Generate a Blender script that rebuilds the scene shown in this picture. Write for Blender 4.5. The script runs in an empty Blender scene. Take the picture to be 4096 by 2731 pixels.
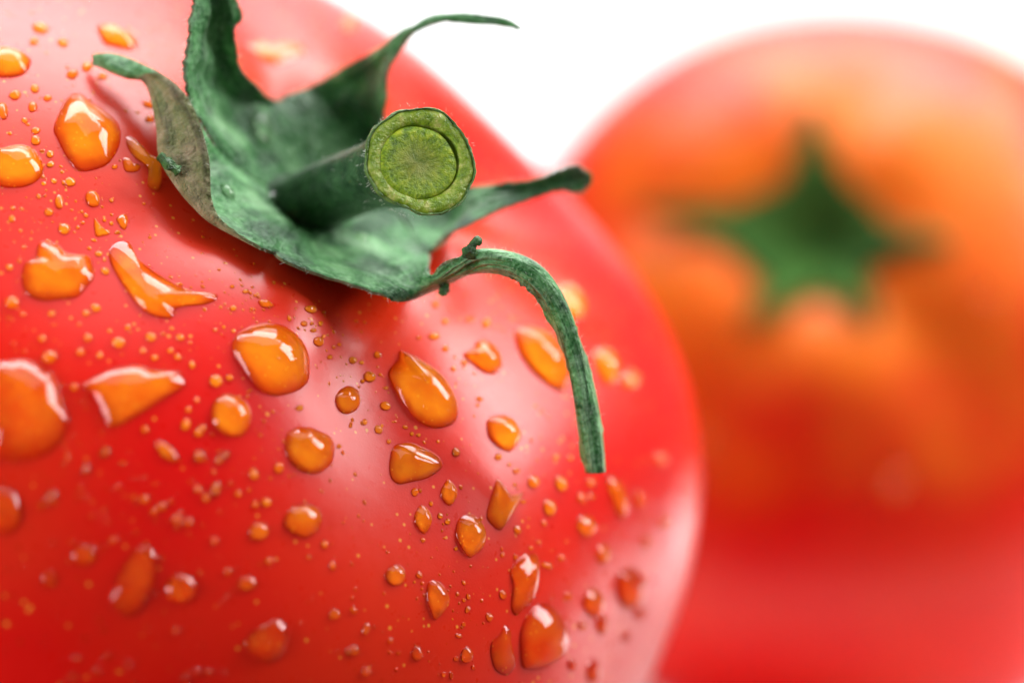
import bpy, math, random
import numpy as np
from mathutils import Vector, Matrix

# ------------------------------------------------------------------ camera, light, exposure
# lengths below are millimetres in the camera's frame (x right, y up, z away) or in a tomato's own frame;
# MM turns them into metres
MM = 0.001
PITCH = math.radians(4.4)
CAM = np.array([0.0, 0.0, 51.54])
FWD = np.array([0.0, math.cos(PITCH), -math.sin(PITCH)])
UPV = np.array([0.0, math.sin(PITCH), math.cos(PITCH)])
RGT = np.array([1.0, 0.0, 0.0])
FPX = 12600.0                      # focal length in pixels of the 4096 wide frame
FOCUS = 158.0

scene = bpy.context.scene
col = scene.collection
cam_data = bpy.data.cameras.new('camera')
cam = bpy.data.objects.new('camera', cam_data)
col.objects.link(cam)
scene.camera = cam
cam_data.sensor_width = 36.0
cam_data.lens = 36.0 * FPX / 4096.0
cam_data.clip_start = 0.01
cam_data.clip_end = 20.0
cam.matrix_world = Matrix(((1, 0, 0, CAM[0] * MM),
                           (0, UPV[1], -FWD[1], CAM[1] * MM),
                           (0, UPV[2], -FWD[2], CAM[2] * MM),
                           (0, 0, 0, 1)))
cam_data.dof.use_dof = True
cam_data.dof.focus_distance = FOCUS * MM
cam_data.dof.aperture_fstop = 14.0
cam_data.dof.aperture_blades = 8

world = bpy.data.worlds.new('World')
scene.world = world
world.use_nodes = True
world.node_tree.nodes['Background'].inputs[0].default_value = (1.0, 1.0, 1.0, 1)
world.node_tree.nodes['Background'].inputs[1].default_value = 0.13

scene.view_settings.view_transform = 'Standard'
scene.view_settings.look = 'None'
scene.view_settings.exposure = 0.50
scene.view_settings.gamma = 1.0
scene.view_settings.use_curve_mapping = False
scene.render.engine = 'CYCLES'
scene.cycles.use_denoising = True
scene.cycles.max_bounces = 14
scene.cycles.transmission_bounces = 10
scene.cycles.glossy_bounces = 6
scene.cycles.caustics_refractive = True
scene.cycles.caustics_reflective = True
scene.cycles.blur_glossy = 0.3
scene.cycles.sample_clamp_indirect = 12.0


def area_lamp(name, loc, target, sx, sy, watts, colour=(1, 1, 1), spread=180):
    ld = bpy.data.lights.new(name, 'AREA')
    ld.shape = 'RECTANGLE'
    ld.size, ld.size_y = sx, sy
    ld.energy = watts
    ld.color = colour
    ld.spread = math.radians(spread)
    o = bpy.data.objects.new(name, ld)
    col.objects.link(o)
    o.location = loc
    d = Vector(target) - Vector(loc)
    o.rotation_euler = d.to_track_quat('-Z', 'Y').to_euler()
    return o


area_lamp('window_softbox', (0.29, 0.24, 0.23), (-0.01, 0.18, 0.04), 0.14, 0.20, 1.2, (1.0, 0.985, 0.97))
area_lamp('overhead_softbox', (0.06, 0.30, 0.48), (0.0, 0.20, 0.04), 0.50, 0.50, 1.45)
area_lamp('added_paper_light', (0.105, 0.33, 0.14), (0.105, 0.325, 0.0), 0.06, 0.08, 0.36, spread=55)  # added out of view to brighten the paper mirrored in the tomato's rim
area_lamp('fill_softbox', (-0.24, -0.04, 0.07), (-0.02, 0.17, 0.03), 0.12, 0.14, 0.55)
area_lamp('backdrop_lamp', (0.05, 0.50, 0.75), (0.05, 0.64, 0.0), 0.9, 0.3, 7.0)

# ------------------------------------------------------------------ helpers


def cam2w(p):
    p = np.asarray(p, float)
    return CAM + p[..., :1] * RGT + p[..., 1:2] * UPV + p[..., 2:3] * FWD


def camdir(v):
    v = np.asarray(v, float)
    return v[..., :1] * RGT + v[..., 1:2] * UPV + v[..., 2:3] * FWD


def ray(px):
    px = np.asarray(px, float)
    v = np.stack([(px[..., 0] - 2048.0) / FPX, (1365.5 - px[..., 1]) / FPX, np.ones(px.shape[:-1])], -1)
    return camdir(v)               # not normalised: parameter is camera depth in mm


def at_depth(px, z):
    return CAM + ray(px) * np.asarray(z, float)[..., None]


def norm(v):
    v = np.asarray(v, float)
    return v / np.maximum(np.linalg.norm(v, axis=-1, keepdims=True), 1e-12)


def mesh_object(name, verts, faces, mat, parent=None, mats=None, fmat=None, smooth=True):
    """verts in millimetres, in the parent's frame"""
    me = bpy.data.meshes.new(name)
    me.from_pydata((np.asarray(verts) * MM).tolist(), [], faces)
    for m in (mats or [mat]):
        me.materials.append(m)
    if fmat is not None:
        me.polygons.foreach_set('material_index', np.asarray(fmat, dtype=np.int32))
    if smooth:
        me.polygons.foreach_set('use_smooth', np.ones(len(me.polygons), dtype=bool))
    me.update()
    o = bpy.data.objects.new(name, me)
    col.objects.link(o)
    if parent is not None:
        o.parent = parent
    return o


def tag(o, label=None, cat=None, group=None, kind=None):
    if label:
        o['label'] = label
    if cat:
        o['category'] = cat
    if group:
        o['group'] = group
    if kind:
        o['kind'] = kind
    return o


def catmull(P, n, closed=False):
    P = np.asarray(P, float)
    m = len(P)
    if closed:
        u = np.arange(n) / n * m
        i = np.floor(u).astype(int)
        f = (u - i)[:, None]
        p0, p1, p2, p3 = P[(i - 1) % m], P[i % m], P[(i + 1) % m], P[(i + 2) % m]
    else:
        u = np.linspace(0, m - 1, n)
        i = np.minimum(np.floor(u).astype(int), m - 2)
        f = (u - i)[:, None]
        Q = np.vstack([2 * P[:1] - P[1:2], P, 2 * P[-1:] - P[-2:-1]])
        p0, p1, p2, p3 = Q[i], Q[i + 1], Q[i + 2], Q[i + 3]
    return 0.5 * ((2 * p1) + (-p0 + p2) * f + (2 * p0 - 5 * p1 + 4 * p2 - p3) * f ** 2 + (-p0 + 3 * p1 - 3 * p2 + p3) * f ** 3)


# ------------------------------------------------------------------ materials


class Nodes:
    def __init__(self, name):
        self.mat = bpy.data.materials.new(name)
        self.mat.use_nodes = True
        self.t = self.mat.node_tree
        self.t.nodes.clear()
        self.out = self.n('ShaderNodeOutputMaterial')

    def n(self, typ, **kw):
        nd = self.t.nodes.new(typ)
        for k, v in kw.items():
            if k.startswith('i_'):
                nd.inputs[k[2:].replace('_', ' ')].default_value = v
            else:
                setattr(nd, k, v)
        return nd

    def l(self, a, b):
        self.t.links.new(a, b)

    def coord(self, scale):
        tc = self.n('ShaderNodeTexCoord')
        mp = self.n('ShaderNodeMapping')
        mp.inputs['Scale'].default_value = scale if isinstance(scale, tuple) else (scale,) * 3
        self.l(tc.outputs['Object'], mp.inputs[0])
        return mp.outputs[0]

    def noise(self, vec, scale, detail=3.0, rough=0.55):
        nd = self.n('ShaderNodeTexNoise')
        nd.inputs['Scale'].default_value = scale
        nd.inputs['Detail'].default_value = detail
        nd.inputs['Roughness'].default_value = rough
        self.l(vec, nd.inputs['Vector'])
        return nd.outputs['Fac']

    def ramp(self, fac, stops):
        r = self.n('ShaderNodeValToRGB')
        e = r.color_ramp.elements
        e[0].position, e[0].color = stops[0][0], (*stops[0][1], 1)
        e[1].position, e[1].color = stops[-1][0], (*stops[-1][1], 1)
        for p, c in stops[1:-1]:
            x = e.new(p)
            x.color = (*c, 1)
        self.l(fac, r.inputs[0])
        return r.outputs[0]

    def mix(self, fac, a, b):
        m = self.n('ShaderNodeMix', data_type='RGBA')
        for s, v in ((0, fac), (6, a), (7, b)):
            if hasattr(v, 'is_linked') or hasattr(v, 'links'):
                self.l(v, m.inputs[s])
            else:
                m.inputs[s].default_value = v if s == 0 else (*v, 1)
        return m.outputs[2]

    def bump(self, h, dist, strength=1.0, prev=None):
        b = self.n('ShaderNodeBump')
        b.inputs['Strength'].default_value = strength
        b.inputs['Distance'].default_value = dist
        self.l(h, b.inputs['Height'])
        if prev is not None:
            self.l(prev, b.inputs['Normal'])
        return b.outputs[0]

    def principled(self, **kw):
        p = self.n('ShaderNodeBsdfPrincipled')
        for k, v in kw.items():
            s = p.inputs[k.replace('_', ' ')]
            if hasattr(v, 'links'):
                self.l(v, s)
            elif isinstance(v, tuple) and len(v) == 3 and s.type == 'RGBA':
                s.default_value = (*v, 1)
            else:
                s.default_value = v
        self.l(p.outputs[0], self.out.inputs[0])
        return p


def mat_skin(name, red, orange, bias, shoulder, z0, z1, r0=0.24, r1=0.34, spec=0.28, patch=12.0):
    # z0, z1: distance from the stem axis in mm over which the paler shoulder turns red
    m = Nodes(name)
    v = m.coord(1000.0)
    big = m.noise(v, 0.055, 2.0)
    base = m.ramp(big, [(0.38 + bias, red), (0.68 + bias, orange)])
    sz = m.n('ShaderNodeSeparateXYZ')
    m.l(v, sz.inputs[0])
    ad = m.n('ShaderNodeMath', operation='MULTIPLY_ADD')
    m.l(m.noise(v, 0.09, 2.0), ad.inputs[0])
    ad.inputs[1].default_value = patch
    flatv = m.n('ShaderNodeCombineXYZ')
    m.l(sz.outputs[0], flatv.inputs[0])
    m.l(sz.outputs[1], flatv.inputs[1])
    rho = m.n('ShaderNodeVectorMath', operation='LENGTH')
    m.l(flatv.outputs[0], rho.inputs[0])
    m.l(rho.outputs['Value'], ad.inputs[2])
    rp = m.n('ShaderNodeMapRange', interpolation_type='SMOOTHSTEP')
    m.l(ad.outputs[0], rp.inputs[0])
    rp.inputs[1].default_value = z1 + patch / 2
    rp.inputs[2].default_value = z0 + patch / 2
    base = m.mix(rp.outputs[0], base, shoulder)
    vo = m.n('ShaderNodeTexVoronoi')
    vo.inputs['Scale'].default_value = 1.35
    m.l(v, vo.inputs['Vector'])
    dens = m.noise(v, 0.35, 1.0)
    lim = m.n('ShaderNodeMath', operation='MULTIPLY')
    m.l(dens, lim.inputs[0])
    lim.inputs[1].default_value = 0.25
    sub = m.n('ShaderNodeMath', operation='SUBTRACT')
    m.l(lim.outputs[0], sub.inputs[0])
    m.l(vo.outputs['Distance'], sub.inputs[1])
    sp = m.n('ShaderNodeMapRange')
    m.l(sub.outputs[0], sp.inputs[0])
    sp.inputs[1].default_value = 0.0
    sp.inputs[2].default_value = 0.05
    sp.inputs[4].default_value = 0.75
    c = m.mix(sp.outputs[0], base, (0.92, 0.36, 0.04))
    fine = m.noise(v, 9.0, 2.0)
    mid = m.noise(v, 0.6, 2.0)
    nb = m.bump(mid, 0.00004, 0.35)
    nb = m.bump(fine, 0.00001, 0.55, nb)
    rr = m.n('ShaderNodeMapRange')
    m.l(m.noise(v, 1.4, 3.0), rr.inputs[0])
    rr.inputs[3].default_value = r0
    rr.inputs[4].default_value = r1
    m.principled(Base_Color=c, Roughness=rr.outputs[0], IOR=1.5, Specular_IOR_Level=spec, Normal=nb,
                 Subsurface_Weight=0.35, Subsurface_Radius=(1.0, 0.35, 0.12), Subsurface_Scale=0.0016)
    return m.mat


def mat_water():
    m = Nodes('water')
    m.principled(Base_Color=(1.0, 0.97, 0.92), Roughness=0.0, IOR=1.333, Transmission_Weight=1.0)
    return m.mat


def mat_wet_glow(name):
    # skin under water: no gloss of its own, golden flecks; amber near the stem is backlight painted into the colour
    m = Nodes(name)
    tc = m.n('ShaderNodeTexCoord')
    m.tc = tc
    mp = m.n('ShaderNodeMapping')
    mp.inputs['Scale'].default_value = (1000.0,) * 3
    m.l(tc.outputs['Object'], mp.inputs[0])
    v = mp.outputs[0]
    near = m.ramp(m.noise(v, 0.7, 2.0, 0.5), [(0.36, (0.88, 0.17, 0.005)), (0.64, (0.94, 0.27, 0.008))])
    far = m.ramp(m.noise(v, 0.7, 2.0, 0.5), [(0.36, (0.74, 0.010, 0.002)), (0.64, (0.79, 0.045, 0.004))])
    sz = m.n('ShaderNodeSeparateXYZ')
    m.l(v, sz.inputs[0])
    fl = m.n('ShaderNodeCombineXYZ')
    m.l(sz.outputs[0], fl.inputs[0])
    m.l(sz.outputs[1], fl.inputs[1])
    rho = m.n('ShaderNodeVectorMath', operation='LENGTH')
    m.l(fl.outputs[0], rho.inputs[0])
    rp = m.n('ShaderNodeMapRange', interpolation_type='SMOOTHSTEP')
    m.l(rho.outputs['Value'], rp.inputs[0])
    rp.inputs[1].default_value = 16.0
    rp.inputs[2].default_value = 31.0
    base = m.mix(rp.outputs[0], near, far)
    at = m.n('ShaderNodeAttribute', attribute_name='painted_glow')
    base = m.mix(at.outputs['Fac'], (0.66, 0.012, 0.002), base)  # glow of gathered light painted in: dark red rim, amber middle
    vo = m.n('ShaderNodeTexVoronoi')
    vo.inputs['Scale'].default_value = 2.6
    m.l(v, vo.inputs['Vector'])
    sp = m.n('ShaderNodeMapRange')
    m.l(vo.outputs['Distance'], sp.inputs[0])
    sp.inputs[1].default_value = 0.17
    sp.inputs[2].default_value = 0.09
    sp.inputs[4].default_value = 0.6
    c = m.mix(sp.outputs[0], base, (0.96, 0.42, 0.02))
    m.principled(Base_Color=c, Roughness=0.9, Specular_IOR_Level=0.02)
    m.mat['coord'] = tc.name
    return m.mat


def mat_leaf(name, under, dull=False):
    m = Nodes(name)
    v = m.coord(1000.0)
    if under:
        a = m.ramp(m.noise(v, 1.6, 5.0, 0.7), [(0.34, (0.035, 0.030, 0.018)), (0.5, (0.19, 0.17, 0.075)), (0.66, (0.42, 0.33, 0.22))])
        b = m.ramp(m.noise(v, 0.5, 3.0), [(0.40, (0.16, 0.20, 0.06)), (0.62, (0.33, 0.25, 0.15))])
        c = m.mix(0.55, a, b)
        rough = 0.65
    else:
        a = m.ramp(m.noise(v, 0.42, 3.0), [(0.38, (0.003, 0.042, 0.010)), (0.54, (0.045, 0.25, 0.048)), (0.70, (0.30, 0.62, 0.27))])
        b = m.ramp(m.noise(v, 3.2, 4.0, 0.7), [(0.40, (0.008, 0.08, 0.020)), (0.64, (0.36, 0.64, 0.36))])
        c = m.mix(0.38, a, b)
        rough = 0.36
    uv = m.n('ShaderNodeUVMap', uv_map='grain')
    grain = m.noise(uv.outputs[0], 1.0, 3.0, 0.6)
    pale = (0.40, 0.33, 0.20) if under else (0.52, 0.72, 0.50)
    gr = m.n('ShaderNodeMapRange')
    m.l(grain, gr.inputs[0])
    gr.inputs[1].default_value = 0.52
    gr.inputs[2].default_value = 0.72
    gr.inputs[4].default_value = 0.4
    c = m.mix(gr.outputs[0], c, pale)
    gd = m.n('ShaderNodeMapRange')
    m.l(grain, gd.inputs[0])
    gd.inputs[1].default_value = 0.46
    gd.inputs[2].default_value = 0.30
    gd.inputs[4].default_value = 0.7
    c = m.mix(gd.outputs[0], c, (0.03, 0.022, 0.012) if under else (0.004, 0.045, 0.012))
    if dull:
        c = m.ramp(m.noise(v, 0.3, 3.0), [(0.36, (0.012, 0.085, 0.004)), (0.64, (0.06, 0.19, 0.02))])
        rough = 0.85
    nb = m.bump(grain, 0.0005, 0.8)
    nb = m.bump(m.noise(v, 0.9, 3.0), 0.0006, 0.7, nb)
    nb = m.bump(m.noise(v, 4.5, 3.0, 0.7), 0.0002, 0.8, nb)
    m.principled(Base_Color=c, Roughness=rough, Normal=nb, Specular_IOR_Level=0.28, Subsurface_Weight=0.12,
                 Subsurface_Radius=(0.4, 1.0, 0.3), Subsurface_Scale=0.0005)
    return m.mat


def mat_simple(name, stops, scale, rough, bump=0.0, stretch=None, **kw):
    m = Nodes(name)
    v = m.coord(stretch or 1000.0)
    c = m.ramp(m.noise(v, scale, 4.0, 0.65), stops)
    a = dict(Base_Color=c, Roughness=rough)
    if bump:
        a['Normal'] = m.bump(m.noise(v, scale * 1.7, 4.0, 0.65), bump, 0.8)
    a.update(kw)
    m.principled(**a)
    return m.mat


def mat_pith():
    """cut face of the stem: fibres radiate from the middle (object z axis)"""
    m = Nodes('cut_stem_pith')
    tc = m.n('ShaderNodeTexCoord')
    sx = m.n('ShaderNodeSeparateXYZ')
    m.l(tc.outputs['Object'], sx.inputs[0])
    at = m.n('ShaderNodeMath', operation='ARCTAN2')
    m.l(sx.outputs[1], at.inputs[0])
    m.l(sx.outputs[0], at.inputs[1])
    ln = m.n('ShaderNodeVectorMath', operation='LENGTH')
    m.l(tc.outputs['Object'], ln.inputs[0])
    cb = m.n('ShaderNodeCombineXYZ')
    m.l(at.outputs[0], cb.inputs[0])
    rm = m.n('ShaderNodeMath', operation='MULTIPLY')
    m.l(ln.outputs['Value'], rm.inputs[0])
    rm.inputs[1].default_value = 420.0
    m.l(rm.outputs[0], cb.inputs[1])
    fib = m.noise(cb.outputs[0], 4.0, 4.0, 0.7)
    col1 = m.ramp(fib, [(0.30, (0.04, 0.13, 0.003)), (0.5, (0.26, 0.42, 0.008)), (0.68, (0.56, 0.66, 0.03))])
    v = m.coord(1000.0)
    col2 = m.ramp(m.noise(v, 1.4, 4.0, 0.7), [(0.36, (0.14, 0.24, 0.008)), (0.64, (0.40, 0.44, 0.06))])
    rad = m.n('ShaderNodeMapRange')
    m.l(ln.outputs['Value'], rad.inputs[0])
    rad.inputs[1].default_value = 0.0005
    rad.inputs[2].default_value = 0.0016
    c = m.mix(rad.outputs[0], col2, col1)
    nb = m.bump(fib, 0.0003, 0.7)
    nb = m.bump(m.noise(v, 4.0, 4.0, 0.7), 0.0002, 0.6, nb)
    m.principled(Base_Color=c, Roughness=0.42, Specular_IOR_Level=0.4, Normal=nb, Subsurface_Weight=0.15,
                 Subsurface_Radius=(0.6, 1.0, 0.1), Subsurface_Scale=0.0006)
    return m.mat


M = {
    'skin': mat_skin('tomato_skin', (0.74, 0.003, 0.001), (0.78, 0.026, 0.004), 0.0, (0.78, 0.035, 0.006), 8.0, 20.0),
    'skin2': mat_skin('riper_orange_tomato_skin', (0.70, 0.004, 0.002), (0.74, 0.02, 0.004), 0.0, (0.92, 0.21, 0.008), 8.0, 24.0, 0.30, 0.42, 0.25, 26.0),
    'water': mat_water(),
    'wet': mat_wet_glow('wet_skin_painted_glow'),
    'wet2': mat_wet_glow('wet_rear_skin_painted_glow'),
    'leaf': mat_leaf('sepal_green', False),
    'leaf2': mat_leaf('sepal_dark_green', False, True),
    'under': mat_leaf('sepal_dry_underside', True),
    'stem': mat_simple('stem_green', [(0.35, (0.008, 0.034, 0.012)), (0.65, (0.035, 0.10, 0.035))], 0.9, 0.42, 0.0003),
    'cortex': mat_simple('cut_stem_cortex', [(0.34, (0.14, 0.28, 0.010)), (0.52, (0.30, 0.44, 0.025)), (0.66, (0.58, 0.60, 0.16))], 1.6, 0.3, 0.0003,
                         Subsurface_Weight=0.3, Subsurface_Radius=(0.6, 1.0, 0.1), Subsurface_Scale=0.0006),
    'stub': mat_simple('torn_sepal_green', [(0.35, (0.008, 0.05, 0.012)), (0.65, (0.06, 0.20, 0.04))], 2.2, 0.25, 0.0004),
    'rind': mat_simple('stem_rind', [(0.35, (0.03, 0.10, 0.015)), (0.65, (0.16, 0.30, 0.06))], 1.5, 0.4, 0.0003),
    'pith': mat_pith(),
    'hair': mat_simple('plant_hair', [(0.4, (0.55, 0.62, 0.5)), (0.6, (0.75, 0.78, 0.68))], 2.0, 0.4),
    'added_surface': mat_simple('added_dark_surface', [(0.35, (0.035, 0.025, 0.02)), (0.65, (0.07, 0.05, 0.038))], 0.04, 0.6, stretch=(1000.0, 120.0, 1000.0)),  # for the dark tabletop added out of view
    'white': mat_simple('white_paper', [(0.3, (0.80, 0.80, 0.80)), (0.7, (0.84, 0.84, 0.84))], 0.05, 0.6),
}

# ------------------------------------------------------------------ the setting: white sweep of paper


def build_sweep():
    prof = [(212.0, 0.0), (300.0, 0.0), (400.0, 0.0), (500.0, 0.0)]  # front edge cut back to keep the front tomato's reflections dark
    R = 260.0
    for k in range(1, 25):
        a = math.pi / 2 * k / 24
        prof.append((500.0 + R * math.sin(a), R - R * math.cos(a)))
    prof.append((760.0, 900.0))
    xs = np.array([-320, -240, -160, -80, 0, 85, 230.0])
    V, F = [], []
    for x in xs:
        for y, z in prof:
            V.append((x if x <= 0 else x * min(1.0, (85 + (y - 212) * .6) / 230), y, z))  # right side tapered so less white is mirrored in the skin
    n = len(prof)
    for i in range(len(xs) - 1):
        for j in range(n - 1):
            F.append((i * n + j, (i + 1) * n + j, (i + 1) * n + j + 1, i * n + j + 1))
    o = mesh_object('white_backdrop', V, F, M['white'])
    tag(o, 'plain white tabletop sweeping up behind the tomatoes', kind='structure')

    V = [(-900, -300, -1.2), (900, -300, -1.2), (900, 900, -1.2), (-900, 900, -1.2)]  # unseen tabletop, added so that the skin mirrors something dark
    V += [(x, y, -26.0) for x, y, z in V]
    F = [(0, 1, 2, 3), (7, 6, 5, 4), (0, 4, 5, 1), (1, 5, 6, 2), (2, 6, 7, 3), (3, 7, 4, 0)]
    o = mesh_object('added_dark_tabletop', V, F, M['added_surface'], smooth=False)
    tag(o, 'unseen dark tabletop added under the white paper to darken reflections', kind='structure')


build_sweep()

# ------------------------------------------------------------------ tomatoes


class Tomato:
    def __init__(self, centre, axis, xdir, Re, Rp, seed, grooves, dip=0.15, dipw=0.26):
        self.c = np.asarray(centre, float)            # world mm
        self.z = norm(axis)
        x = np.asarray(xdir, float)
        self.x = norm(x - self.z * (x @ self.z))
        self.y = np.cross(self.z, self.x)
        self.Re, self.Rp, self.grooves, self.dip, self.dipw = Re, Rp, grooves, dip, dipw
        rnd = np.random.RandomState(seed)
        self.wob = [(norm(rnd.normal(size=3)), rnd.uniform(1.6, 3.2), rnd.uniform(0, 6.28), rnd.uniform(0.004, 0.009)) for _ in range(6)]
        self.bumps = []
        self.B = np.stack([self.x, self.y, self.z])   # rows: local axes in world

    def loc(self, p):
        return (np.asarray(p) - self.c) @ self.B.T

    def wld(self, q):
        return np.asarray(q) @ self.B + self.c

    def r(self, d):
        s = np.hypot(d[..., 0], d[..., 1])
        th = np.arctan2(s, d[..., 2])
        ph = np.arctan2(d[..., 1], d[..., 0])
        p = 2.35
        r = ((s / self.Re) ** p + (np.abs(d[..., 2]) / self.Rp) ** p) ** (-1.0 / p)
        r = r * (1 - self.dip * np.exp(-(th / self.dipw) ** 2) - 0.05 * np.exp(-((math.pi - th) / 0.25) ** 2))
        g = np.exp(-((th - 0.50) / 0.36) ** 2) * (1 - np.exp(-(th / 0.16) ** 2))
        for a, w, amp in self.grooves:
            dd = (ph - a + math.pi) % (2 * math.pi) - math.pi
            r = r * (1 - amp * g * np.exp(-(dd / w) ** 2))
        k = 0.0
        for v, f, o, amp in self.wob:
            k = k + amp * np.sin(f * (d @ v) + o)
        for v, w, amp in self.bumps:
            k = k + amp * np.exp(-2 * (1 - d @ v) / w ** 2)
        return r * (1 + k)

    def f(self, p):
        q = self.loc(p)
        n = np.linalg.norm(q, axis=-1)
        return n - self.r(q / n[..., None])

    def normal(self, p):
        e = 0.05
        g = np.stack([self.f(p + np.eye(3)[k] * e) - self.f(p - np.eye(3)[k] * e) for k in range(3)], -1)
        return norm(g)

    def project(self, p):
        q = self.loc(p)
        d = norm(q)
        return self.wld(d * self.r(d)[..., None])

    def hit(self, px):
        """first point of the skin seen at each photo pixel, and whether there is one"""
        R = ray(px)
        zc = (self.c - CAM) @ FWD
        zs = np.linspace(zc - self.Re * 1.1, zc + self.Re * 0.6, 260)
        P = CAM + R[..., None, :] * zs[:, None]
        val = self.f(P)
        inside = val < 0
        ok = inside.any(-1)
        i = np.where(ok, inside.argmax(-1), np.abs(val).argmin(-1))
        i = np.maximum(i, 1)
        a, b = zs[i - 1], zs[i]
        for _ in range(22):
            m = 0.5 * (a + b)
            ins = self.f(CAM + R * m[..., None]) < 0
            b = np.where(ins, m, b)
            a = np.where(ins, a, m)
        return CAM + R * b[..., None], ok

    def build_skin(self, mat, parent, nu=220, nv=360):
        th = np.concatenate([[0], np.linspace(0.004, math.pi - 0.004, nu), [math.pi]])
        V = [np.array([[0, 0, 1.0]])]
        ph = np.arange(nv) / nv * 2 * math.pi
        for t in th[1:-1]:
            V.append(np.stack([math.sin(t) * np.cos(ph), math.sin(t) * np.sin(ph), np.full(nv, math.cos(t))], -1))
        V.append(np.array([[0, 0, -1.0]]))
        D = np.concatenate(V)
        P = D * self.r(D)[:, None]
        F = []
        for j in range(nv):
            F.append((0, 1 + j, 1 + (j + 1) % nv))
        for i in range(nu - 1):
            a = 1 + i * nv
            for j in range(nv):
                k = (j + 1) % nv
                F.append((a + j, a + nv + j, a + nv + k, a + k))
        a = 1 + (nu - 1) * nv
        for j in range(nv):
            F.append((a + j, len(P) - 1, a + (j + 1) % nv))
        return mesh_object('skin', P, F, mat, parent)

    def empty(self, name):
        o = bpy.data.objects.new(name, None)
        o.empty_display_size = 0.01
        col.objects.link(o)
        m = Matrix.Identity(4)
        for k, ax in enumerate((self.x, self.y, self.z)):
            for r_ in range(3):
                m[r_][k] = ax[r_]
        for r_ in range(3):
            m[r_][3] = self.c[r_] * MM
        o.matrix_world = m
        return o


A_MAIN = norm(camdir(np.array([0.507, 0.658, -0.557])))
C_MAIN = cam2w(np.array([-22.25, -6.9, 180.0]))
T1 = Tomato(C_MAIN, A_MAIN, RGT, 33.8, 24.8, 4, [], dip=0.15)


def groove_at(T, px, w, amp):
    p, _ = T.hit(np.array([px], float))
    q = T.loc(p[0])
    return (math.atan2(q[1], q[0]), w, amp)


def bump_at(T, px, w, amp):
    p, _ = T.hit(np.array([px], float))
    return (norm(T.loc(p[0])), w, amp)


T1.bumps = [bump_at(T1, (2030, 640), 0.24, -0.105), bump_at(T1, (2620, 1350), 0.40, 0.050), bump_at(T1, (1480, 60), 0.30, 0.008),
            bump_at(T1, (2750, 2200), 0.30, 0.010), bump_at(T1, (2560, 2720), 0.35, -0.055)]
T1.grooves = [groove_at(T1, (1500, 1440), 0.28, 0.042), groove_at(T1, (560, 900), 0.30, 0.03), groove_at(T1, (2150, 1000), 0.24, 0.035),
              groove_at(T1, (1100, 250), 0.3, 0.03)]
tom1 = T1.empty('tomato')
tag(tom1, 'large wet red tomato in front, covered with water drops, green cut stem', 'tomato')
T1.build_skin(M['skin'], tom1)
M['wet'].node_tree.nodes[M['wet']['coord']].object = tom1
O1 = T1.wld(np.array([0, 0, 1.0]) * T1.r(np.array([[0, 0, 1.0]]))[0]) + T1.z * 0.15

A2 = norm(camdir(np.array([-0.162, 0.424, -0.891])))
C2 = cam2w(np.array([27.4, -1.9, 264.0]))
T2 = Tomato(C2, A2, RGT, 29.5, 25.3, 9, [(1.3, .3, .05), (2.9, .3, .04), (-.9, .3, .04), (4.2, .3, .04)], dip=0.17)
T2.bumps = [bump_at(T2, (2700, 2640), 0.40, 0.06), bump_at(T2, (4080, 2660), 0.40, 0.05), bump_at(T2, (2750, 2480), 0.5, 0.07), bump_at(T2, (3980, 2560), 0.5, 0.06)]
tom2 = T2.empty('tomato')
tag(tom2, 'blurred orange red tomato behind on the right, with a star shaped green calyx', 'tomato')
T2.build_skin(M['skin2'], tom2, 120, 200)
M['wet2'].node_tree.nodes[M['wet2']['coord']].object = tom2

# ------------------------------------------------------------------ calyx and stem


def pt(T, O, px, py, v):
    """v < 50: height in mm above the calyx plane; otherwise distance from the camera in mm"""
    if v > 50:
        return at_depth(np.array([px, py], float), np.array(v))
    R = ray(np.array([px, py], float))
    t = ((O + T.z * v - CAM) @ T.z) / (R @ T.z)
    return CAM + R * t


SURF = []


def add_hair(V, F, base, d, ln, w):
    s = norm(np.cross(d, np.array([.3, .5, .8])))
    u = np.cross(d, s)
    n0 = len(V)
    bend = base + d * ln * .55 + s * ln * .12
    for c, ww in ((base, w), (bend, w * .7)):
        for q in range(3):
            an = q * 2.094
            V.append(c + s * math.cos(an) * ww + u * math.sin(an) * ww)
    V.append(base + d * ln + s * ln * .3)
    for q in range(3):
        k = (q + 1) % 3
        F.append((n0 + q, n0 + k, n0 + 3 + k, n0 + 3 + q))
        F.append((n0 + 3 + q, n0 + 3 + k, n0 + 6))


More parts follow.
